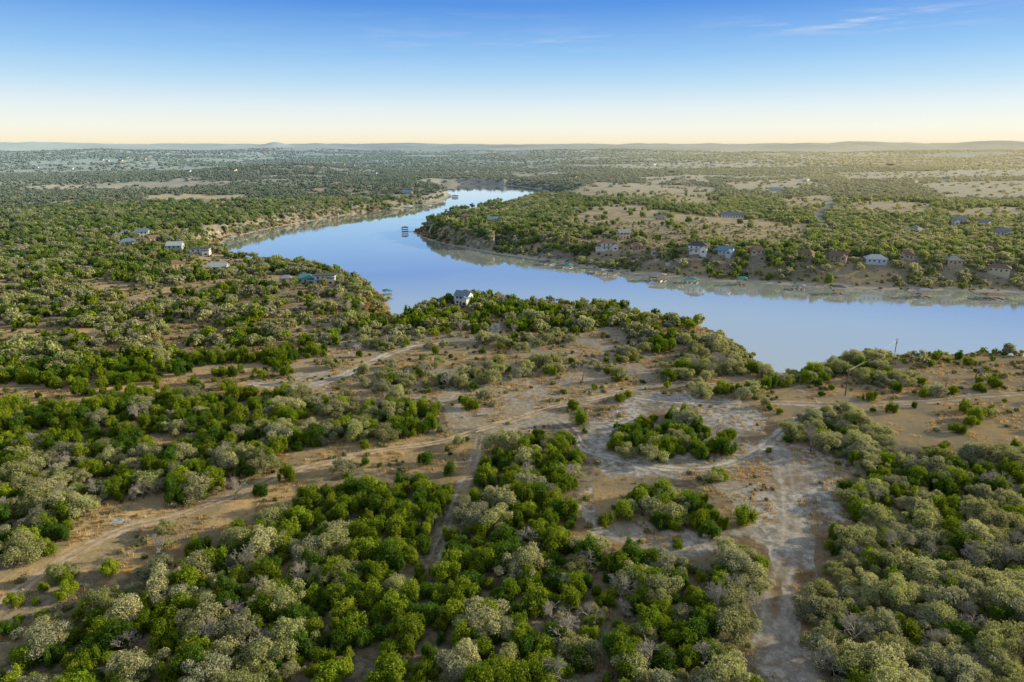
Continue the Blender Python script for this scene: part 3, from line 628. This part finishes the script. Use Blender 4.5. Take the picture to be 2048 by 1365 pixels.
DL = [(1098,530,9,7,'r_dark','dark roofed boat dock, leftmost along the right bank',False),(1135,536,9,7,'r_teal','teal roofed dock second from the left along the right bank',False),(1200,547,9,7,'r_grey','grey roofed dock below the large white far bank house',False),
 (1224,550,7,6,'r_dark','small dark dock just right of the grey roofed dock',False),(1315,562,14,9,'r_grey','widest grey roofed dock at the middle of the right bank',True),(1383,566,10,8,'r_teal','teal roofed dock below the big dark-roofed house',False),
 (1483,570,8,6,'r_teal','teal roofed dock at the foot of the right bank, alone on open shore',True),(1597,579,9,7,'r_grey','grey roofed dock left of the two-storey dark dock',False),(1675,588,9,7,'r_dark','dark two-storey dock standing off the right bank',True),
 (1845,595,12,8,'r_grey','low grey roofed dock with slips near the right end of the bank',True),(1985,598,15,9,'r_brown','wide brown roofed boathouse nearest the right edge',False),
 (810,464,10,8,'r_dark','dark roofed floating dock alone in open water off the spit',True),(910,395,24,14,'r_dark','large dark dock far up the river in mid channel',False),
 (772,590,7,6,'r_teal','small teal roofed dock at the tip of the left peninsula',False),(516,522,8,6,'r_teal','teal roofed dock on the left shore',False),(404,482,9,7,'r_teal','teal roofed dock at the left end of the bay',False),
 (748,424,16,9,'r_brown','brown boathouse leftmost under the far bluff',False),(785,420,16,9,'r_grey','grey boathouse second from left under the far bluff',False),(820,416,16,9,'r_white','pale boathouse third from left under the far bluff',False),(848,412,15,9,'r_grey','grey two-storey boathouse fourth from left under the far bluff',True),(870,409,14,8,'r_brown','brown boathouse at the right end under the far bluff',False)]
docks = [dock(*q) for q in DL]
def boat(root, off, label):
    x, y = root.location.x, root.location.y; a = root.rotation_euler.z
    rt = empty('motor_boat', (x+off*math.cos(a), y+off*math.sin(a), WZ+.1), a); tag(rt, label, 'boat')
    vs = [];
    for z_, k in ((-.1, .7), (.75, 1.)):
        for yy, xx in ((-3.4, 0.05), (-2.2, .75), (0, 1.1), (2.6, 1.05)): vs += [(-xx*k, yy*(.92 if k < 1 else 1), z_), (xx*k, yy*(.92 if k < 1 else 1), z_)]
    fs = [];
    for i in range(3): a0 = 2*i; fs += [(a0, a0+2, a0+10, a0+8), (a0+1, a0+9, a0+11, a0+3), (a0+8, a0+10, a0+11, a0+9), (a0, a0+1, a0+3, a0+2)]
    fs += [(6, 7, 15, 14), (0, 8, 9, 1)]
    MB().add(vs, fs).build('hull', M['white'], rt); MB().box(-.8, .8, -.9, -.8, .77, 1.3).build('windscreen', M['glass'], rt); MB().box(-.7, .7, .8, 1.6, .77, 1.15).build('seat', M['r_blue'], rt)
boat(docks[4][0], 3.0, 'white motor boat in a slip of the widest grey roofed dock'); boat(docks[9][0], -2.6, 'white motor boat in a slip of the low grey roofed dock'); boat(docks[0][0], 2.0, 'white motor boat under the dark roofed leftmost dock of the right bank')
# poles and wires
def pole(px, py, h, label):
    x, y, z = ground_at(px, py); rt = empty('utility_pole', (x, y, z), math.radians(25)); tag(rt, label, 'pole')
    MB().tube((0, 0, -1), (0, 0, h), .24, .16, 8).build('pole_shaft', M['pole'], rt); MB().box(-1.3, 1.3, -.08, .08, h-1.0, h-.8).build('crossarm', M['pole'], rt)
    for k in (-1.2, 0.4, 1.2): MB().tube((k, 0, h-.8), (k, 0, h-.4), .07).build('insulator', M['wire'], rt)
    MB().tube((.4, 0, h-3), (.4, 0, h-2), .25).build('transformer', M['post'], rt)
    HOUSE_XY.append((x, y, 6)); return x, y, z+h-.4
pa = pole(1788, 716, 11.5, 'tall utility pole on the shore crest at right'); pb = pole(1690, 792, 11.5, 'utility pole nearer the camera at the end of the slanting wires'); pc = pole(1191, 642, 11, 'lone utility pole by the shore trees near the centre')
for k in (-1.2, .4, 1.2):
    m_ = MB(); c_, s_ = math.cos(math.radians(25)), math.sin(math.radians(25)); last = None
    for i in range(15):
        t = i/14; p_ = Vector((pa[0]+(pb[0]-pa[0])*t+k*c_, pa[1]+(pb[1]-pa[1])*t+k*s_, pa[2]+(pb[2]-pa[2])*t-4*1.4*t*(1-t)))
        if last: m_.tube(last, p_, .03, .03, 4)
        last = p_
    o = m_.build('power_wire', M['wire']); tag(o, 'thin sagging power wire strung between the two right-hand utility poles', 'wire', 'power wires between the right poles')
# livestock trough
x, y, z = ground_at(965, 832); rt = empty('metal_trough', (x, y, z), .3); tag(rt, 'small grey metal trough on legs in the central clearing', 'trough'); MB().box(-2, 2, -.6, .6, .6, .7).box(-2, 2, -.6, -.5, .7, 1.1).box(-2, 2, .5, .6, .7, 1.1).build('tray', M['r_white'], rt)
for a_ in (-1.8, 1.8):
    for b_ in (-.45, .45): MB().tube((a_, b_, -.2), (a_, b_, .6), .06).build('leg', M['post'], rt)
HOUSE_XY.append((x, y, 4))
# ------------------------------------------------------------ planting
def clear_of(x_, y_, margin):
    k = np.ones(len(x_), bool)
    for i, (hx, hy, hr) in enumerate(HOUSE_XY):
        k &= (np.hypot(x_-hx, y_-hy) > hr*.8)
        L = math.hypot(hx, hy); ux, uy = hx/L, hy/L; al = (x_-hx)*ux+(y_-hy)*uy; ac = np.abs(-(x_-hx)*uy+(y_-hy)*ux)
        if i < NH: k &= ~((al < 0) & (al > -hr-min(50, L*.04)) & (ac < hr*.7) & (rg.random(len(x_)) < (.86 if L < 620 else .82)))
    for nm, mt, w_, pts in WP:
        P_ = pts[::4]+[pts[-1]]; k &= seg_dist(x_, y_, P_, False) > w_*.5+margin
    return k
x_, y_, z_, sd = scatter(90, 560, 3.85); px, py, den, jf = tree_regions(x_, y_, z_, 2.6, 5.5)
thin = fbm(x_, y_, 16, 3, 51)
k = (sd > 3.5) & (rg.random(len(x_)) < den*(1+.5*thin)) & clear_of(x_, y_, .8) & (thin > np.where(den > 1, -.93, np.where(den > .85, -.42, -.15)))
x_, y_, z_, sd, jf, den = [a[k] for a in (x_, y_, z_, sd, jf, den)]
u = rg.random(len(x_)); isJ = u < jf+.35*fbm(x_, y_, 14, 2, 61); u2 = rg.random(len(x_)); isB = (~isJ) & (u2 < .12); isO = (~isJ) & (~isB) & (u2 < .9)
sJ = .5+.9*rg.random(len(x_))**1.25; sO = .48+.8*rg.random(len(x_)); sB = .75+.55*rg.random(len(x_))
lone = den < .4; sJ = np.where(lone, sJ*.78, sJ); sO = np.where(lone, sO*.82, sO)
def place_name(px, py):
    c_ = 'at the far left' if px < 512 else 'left of centre' if px < 1024 else 'right of centre' if px < 1536 else 'at the far right'
    b_ = 'along the bottom edge' if py > 1180 else 'in the lower foreground' if py > 980 else 'in the middle foreground'
    return b_+' '+c_
def individuals(sel, scl, protos, name, desc, cat, n):
    idx = np.where(sel)[0]; cpx, cpy = proj(x_[idx], y_[idx], z_[idx]+3); dist = np.sqrt(x_[idx]**2+y_[idx]**2+(H-z_[idx])**2)
    vis = (cpx > -25) & (cpx < 2073) & (cpy < 1395); big = np.where(vis, scl[idx]/dist, -1); order = np.argsort(-big)[:n]; order = order[big[order] > 0]
    for j in order:
        i = idx[j]; pr = protos[int(rg.integers(len(protos)))]; e = empty(name, (x_[i], y_[i], z_[i]), rg.random()*6.28); s = float(scl[i]); e.scale = (s*rg.uniform(.9, 1.15), s*rg.uniform(.9, 1.15), s*rg.uniform(.8, 1.15))
        for nm, md in (('trunk', pr[0]), ('crown', pr[1])):
            c_ = bpy.data.objects.new(nm, md); C.objects.link(c_); c_.parent = e
        sz = 'large ' if s > 1.08 else 'small ' if s < .82 else ''; pn = place_name(float(cpx[j]), float(cpy[j])); tag(e, sz+desc+' '+pn, cat, sz+name.replace('_', ' ')+'s '+pn)
    m_ = np.zeros(len(x_), bool); m_[idx[order]] = True; return m_
tj = individuals(isJ, sJ, JUN, 'juniper_tree', 'bushy bright green juniper', 'tree', 290)
to = individuals(isO, sO, OAK, 'oak_tree', 'grey-green rounded live oak', 'tree', 290)
tb = individuals(isB, sB, BARE, 'bare_tree', 'leafless grey tree', 'bare tree', 290)
SPEC = [(1487,1045,'j',1.25,'lone round juniper standing in the right clearing, the largest there'),(1425,965,'o',.7,'small rounded oak beside the curved pale track in the clearing'),(1210,1052,'j',.8,'small lone juniper at the left edge of the right clearing'),
 (50,1118,'o',1.35,'broad golden-lit oak beside the dirt road at the left edge'),(587,885,'j',1.3,'single dark round juniper in the opening left of centre'),(1355,1098,'j',.62,'tiny juniper bush at the lower end of the right clearing'),(290,925,'o',1.2,'leftmost of the row of wide oaks above the dirt road'),
 (370,925,'o',1.2,'second oak of the row of wide oaks above the dirt road'),(445,930,'o',1.15,'third oak of the row of wide oaks above the dirt road'),(525,935,'o',1.2,'rightmost oak of the row of wide oaks above the dirt road'),(185,1005,'b',1.15,'bare grey tree in the opening at far left'),(470,1000,'b',1.1,'bare grey tree beside the dirt road below the oak row'),(1985,985,'b',1.3,'big pale bare tree over the right thicket'),
 (1448,905,'j',.7,'small juniper at the right end of the round thicket'),(1165,760,'b',1.1,'pale bare tree beyond the central clearing'),(1780,825,'j',.9,'lone juniper in the right meadow'),(1905,790,'j',.9,'juniper beside the pale track near the right edge'),(905,770,'o',1.0,'lone oak in the open ground beyond the central clearing')]
for (ax, ay, kd, s, lb) in SPEC:
    x, y, z = ground_at(ax, ay); pr = {'j': JUN, 'o': OAK, 'b': BARE}[kd][int(rg.integers(3))]; e = empty({'j': 'juniper_tree', 'o': 'oak_tree', 'b': 'bare_tree'}[kd], (x, y, z), rg.random()*6); e.scale = (s, s, s); tag(e, lb, 'tree' if kd != 'b' else 'bare tree')
    for nm, md in (('trunk', pr[0]), ('crown', pr[1])): c_ = bpy.data.objects.new(nm, md); C.objects.link(c_); c_.parent = e
RJ = isJ & ~tj; RO = isO & ~to; rD = np.hypot(x_, y_)
jsets = [(x_[k], y_[k], z_[k], sJ[k], p) for k, p in ((RJ & (rD < 350), J0), (RJ & (rD >= 350), J1))]; osets = [(x_[k], y_[k], z_[k], sO[k], p) for k, p in ((RO & (rD < 350), O0), (RO & (rD >= 350), O1))]
cnt = [tj.sum(), to.sum(), tb.sum(), len(x_)]
# mid zone
x_, y_, z_, sd = scatter(560, 1400, 6.0); px, py, den, jf = tree_regions(x_, y_, z_, 3, 5.5); thin = fbm(x_, y_, 28, 3, 52)
shore_gap = np.where((y_ > 470) & (x_ > -20), 9+5*fbm(x_, y_, 40, 2, 77), np.where(y_ > 640, 7+8*fbm(x_, y_, 40, 2, 77), 5))
k = (sd > shore_gap) & (rg.random(len(x_)) < den*(1+.6*thin)) & clear_of(x_, y_, 2) & (thin > -.4-.4*(den > .8)); x_, y_, z_, jf = [a[k] for a in (x_, y_, z_, jf)]
u = rg.random(len(x_)) < jf; s = .6+.8*rg.random(len(x_)); jsets.append((x_[u], y_[u], z_[u], s[u]*1.15, J1)); osets.append((x_[~u], y_[~u], z_[~u], s[~u]*.9, O1)); cnt.append(len(x_))
stuff('juniper_trees', jsets, 'mass of green junipers covering the land behind the nearest trees', 'trees')
stuff('oak_trees', osets, 'mass of olive grey oaks mixed through the scrub behind the nearest trees', 'trees')
wsets = []
for r0, r1, sp, sc in ((1400, 3400, 13, 1.), (3400, 9000, 42, 1.7)):
    x_, y_, z_, sd = scatter(r0, r1, sp); px, py, den, jf = tree_regions(x_, y_, z_, 8, 4); k = (sd > 12) & (rg.random(len(x_)) < den*1.1) & clear_of(x_, y_, 3)
    x_, y_, z_ = x_[k], y_[k], z_[k]; wsets.append((x_, y_, z_, sc*(.6+.5*rg.random(len(x_))), WD)); cnt.append(len(x_))
stuff('distant_woodland', wsets, 'hazy scrub woodland stretching over the far plain to the hills', 'woodland')
# low plants
x_, y_, z_, sd = scatter(95, 430, 1.75); px, py, den, jf = regions(x_, y_, z_); th_ = fbm(x_, y_, 9, 3, 71); k = (sd > 3) & (th_ > -.02) & (rg.random(len(x_)) < .75) & (den < 1)
for nm, mt, w_, pts in WP: k &= seg_dist(x_, y_, pts[::5]+[pts[-1]], False) > w_*.45
k2 = k & (rg.random(len(x_)) < np.where(den > .1, .13, .04)) ; k &= ~k2
stuff('dry_grass', [(x_[k], y_[k], z_[k], .6+.7*rg.random(k.sum()), TUFT)], 'tufts of tan and rusty dry grass over the open ground', 'grass'); cnt.append(int(k.sum()))
kr = (px > 1500) & (px < 1570) & (py > 965) & (py < 1010) & (rg.random(len(x_)) < .2); rust = (x_[kr], y_[kr], z_[kr], .2+.25*rg.random(kr.sum()), REED)
x2, y2, z2, sd2 = scatter(380, 900, 6); _, _, d2, _ = regions(x2, y2, z2); kk = (sd2 > 2) & (rg.random(len(x2)) < .5)
stuff('low_scrub', [(x_[k2], y_[k2], z_[k2], .5+1.0*rg.random(k2.sum()), SCR), (x2[kk], y2[kk], z2[kk], .8+1.2*rg.random(kk.sum()), SCR)], 'low grey-green scrub bushes dotted between the trees', 'scrub')
x_, y_, z_, sd = scatter(250, 1300, 3.6); px, py, _, _ = regions(x_, y_, z_); k = (sd > .8) & (sd < 15) & (rg.random(len(x_)) < .5) & (((px > 1380) & (px < 1600) & (py > 620)) | ((px > 690) & (px < 800) & (py > 540)) | ((px < 900) & (py < 500) & (rg.random(len(x_)) < .6)) | ((px < 690) & (rg.random(len(x_)) < .3)))
stuff('shore_brush', [(x_[k], y_[k], z_[k], .7+.6*rg.random(k.sum()), REED), rust], 'golden and rusty brown winter brush near the water and in the clearing', 'brush')
print('COUNTS', cnt)
# ------------------------------------------------------------ light, sky, camera
sv = Vector((math.sin(SUN_AZ)*math.cos(SUN_EL), math.cos(SUN_AZ)*math.cos(SUN_EL), math.sin(SUN_EL)))
sl = bpy.data.lights.new('sun', 'SUN'); sl.energy = 5; sl.angle = math.radians(.6); sl.color = (1, .88, .58); so = bpy.data.objects.new('sun', sl); C.objects.link(so); so.rotation_euler = sv.to_track_quat('Z', 'Y').to_euler()
W = bpy.data.worlds.new('World'); S.world = W; W.use_nodes = True; nt = W.node_tree; nt.nodes.clear()
sky = node(nt, 'ShaderNodeTexSky', sky_type='NISHITA'); sky.sun_disc = False; sky.sun_elevation = SUN_EL; sky.sun_rotation = SUN_AZ; sky.air_density = 1.0; sky.dust_density = .6; sky.ozone_density = 2.0; sky.altitude = 200
gc = node(nt, 'ShaderNodeTexCoord').outputs['Generated']; sx = node(nt, 'ShaderNodeSeparateXYZ'); nt.links.new(gc, sx.inputs[0])
azn = mth(nt, 'ARCTAN2', sx.outputs[0], sx.outputs[1]); eln = mth(nt, 'ARCSINE', sx.outputs[2])
cr = node(nt, 'ShaderNodeValToRGB'); nt.links.new(mth(nt, 'MULTIPLY', eln, 2/math.pi, clamp=True), cr.inputs[0])
stops = [(0, (.95,.80,.58)), (.35, (.97,.89,.68)), (1.3, (.94,.94,.84)), (2.8, (.78,.88,.92)), (4.6, (.50,.73,.93)), (6.6, (.29,.56,.91)), (10.3, (.075,.28,.78)), (13, (.27,.45,.74)), (20, (.36,.45,.57)), (32, (.31,.36,.43)), (90, (.30,.34,.39))]
el = cr.color_ramp.elements
el[0].position = 0; el[0].color = (*stops[0][1], 1); el[1].position = 1; el[1].color = (*stops[-1][1], 1)
for dg, cl in stops[1:-1]: e = el.new(dg/90); e.color = (*cl, 1)
cv = node(nt, 'ShaderNodeCombineXYZ'); nt.links.new(mth(nt, 'MULTIPLY', azn, 9), cv.inputs[0]); nt.links.new(mth(nt, 'MULTIPLY', eln, 95), cv.inputs[1])
cn = ramp(nt, noise(nt, cv.outputs[0], 1.0, 6, .62), .45, .70)
tot = None
for (cx, cy, wx, wy, am) in ((1735, 40, 190, 15, .6), (1165, 82, 90, 8, .35), (1640, 36, 90, 8, .4), (900, 85, 500, 50, .10)):
    a_, b_, c_ = ray(cx, cy); az0 = math.atan2(a_, b_); el0 = math.atan2(c_, math.hypot(a_, b_))
    g_ = mth(nt, 'EXPONENT', mth(nt, 'MULTIPLY', -1, mth(nt, 'ADD', mth(nt, 'POWER', mth(nt, 'ABSOLUTE', mth(nt, 'DIVIDE', mth(nt, 'SUBTRACT', azn, az0), wx/F*.8)), 2), mth(nt, 'POWER', mth(nt, 'ABSOLUTE', mth(nt, 'DIVIDE', mth(nt, 'SUBTRACT', eln, el0), wy/F)), 2))))
    g_ = mth(nt, 'MULTIPLY', g_, am); tot = g_ if tot is None else mth(nt, 'ADD', tot, g_)
cf = mth(nt, 'MULTIPLY', tot, cn, clamp=True)
col = mix(nt, cf, cr.outputs[0], (.85,.82,.88))
bg = node(nt, 'ShaderNodeBackground'); nt.links.new(col, bg.inputs[0]); bg.inputs[1].default_value = .93
bg2 = node(nt, 'ShaderNodeBackground'); nt.links.new(sky.outputs[0], bg2.inputs[0]); bg2.inputs[1].default_value = .012
ad = node(nt, 'ShaderNodeAddShader'); nt.links.new(bg.outputs[0], ad.inputs[0]); nt.links.new(bg2.outputs[0], ad.inputs[1])
wo = node(nt, 'ShaderNodeOutputWorld'); nt.links.new(ad.outputs[0], wo.inputs[0])
cd = bpy.data.cameras.new('camera'); cd.lens = 24; cd.sensor_width = 36; cd.clip_start = 1; cd.clip_end = 120000; co = bpy.data.objects.new('camera', cd); C.objects.link(co); co.location = (0, 0, H); co.rotation_euler = (math.pi/2-TH, 0, 0); S.camera = co
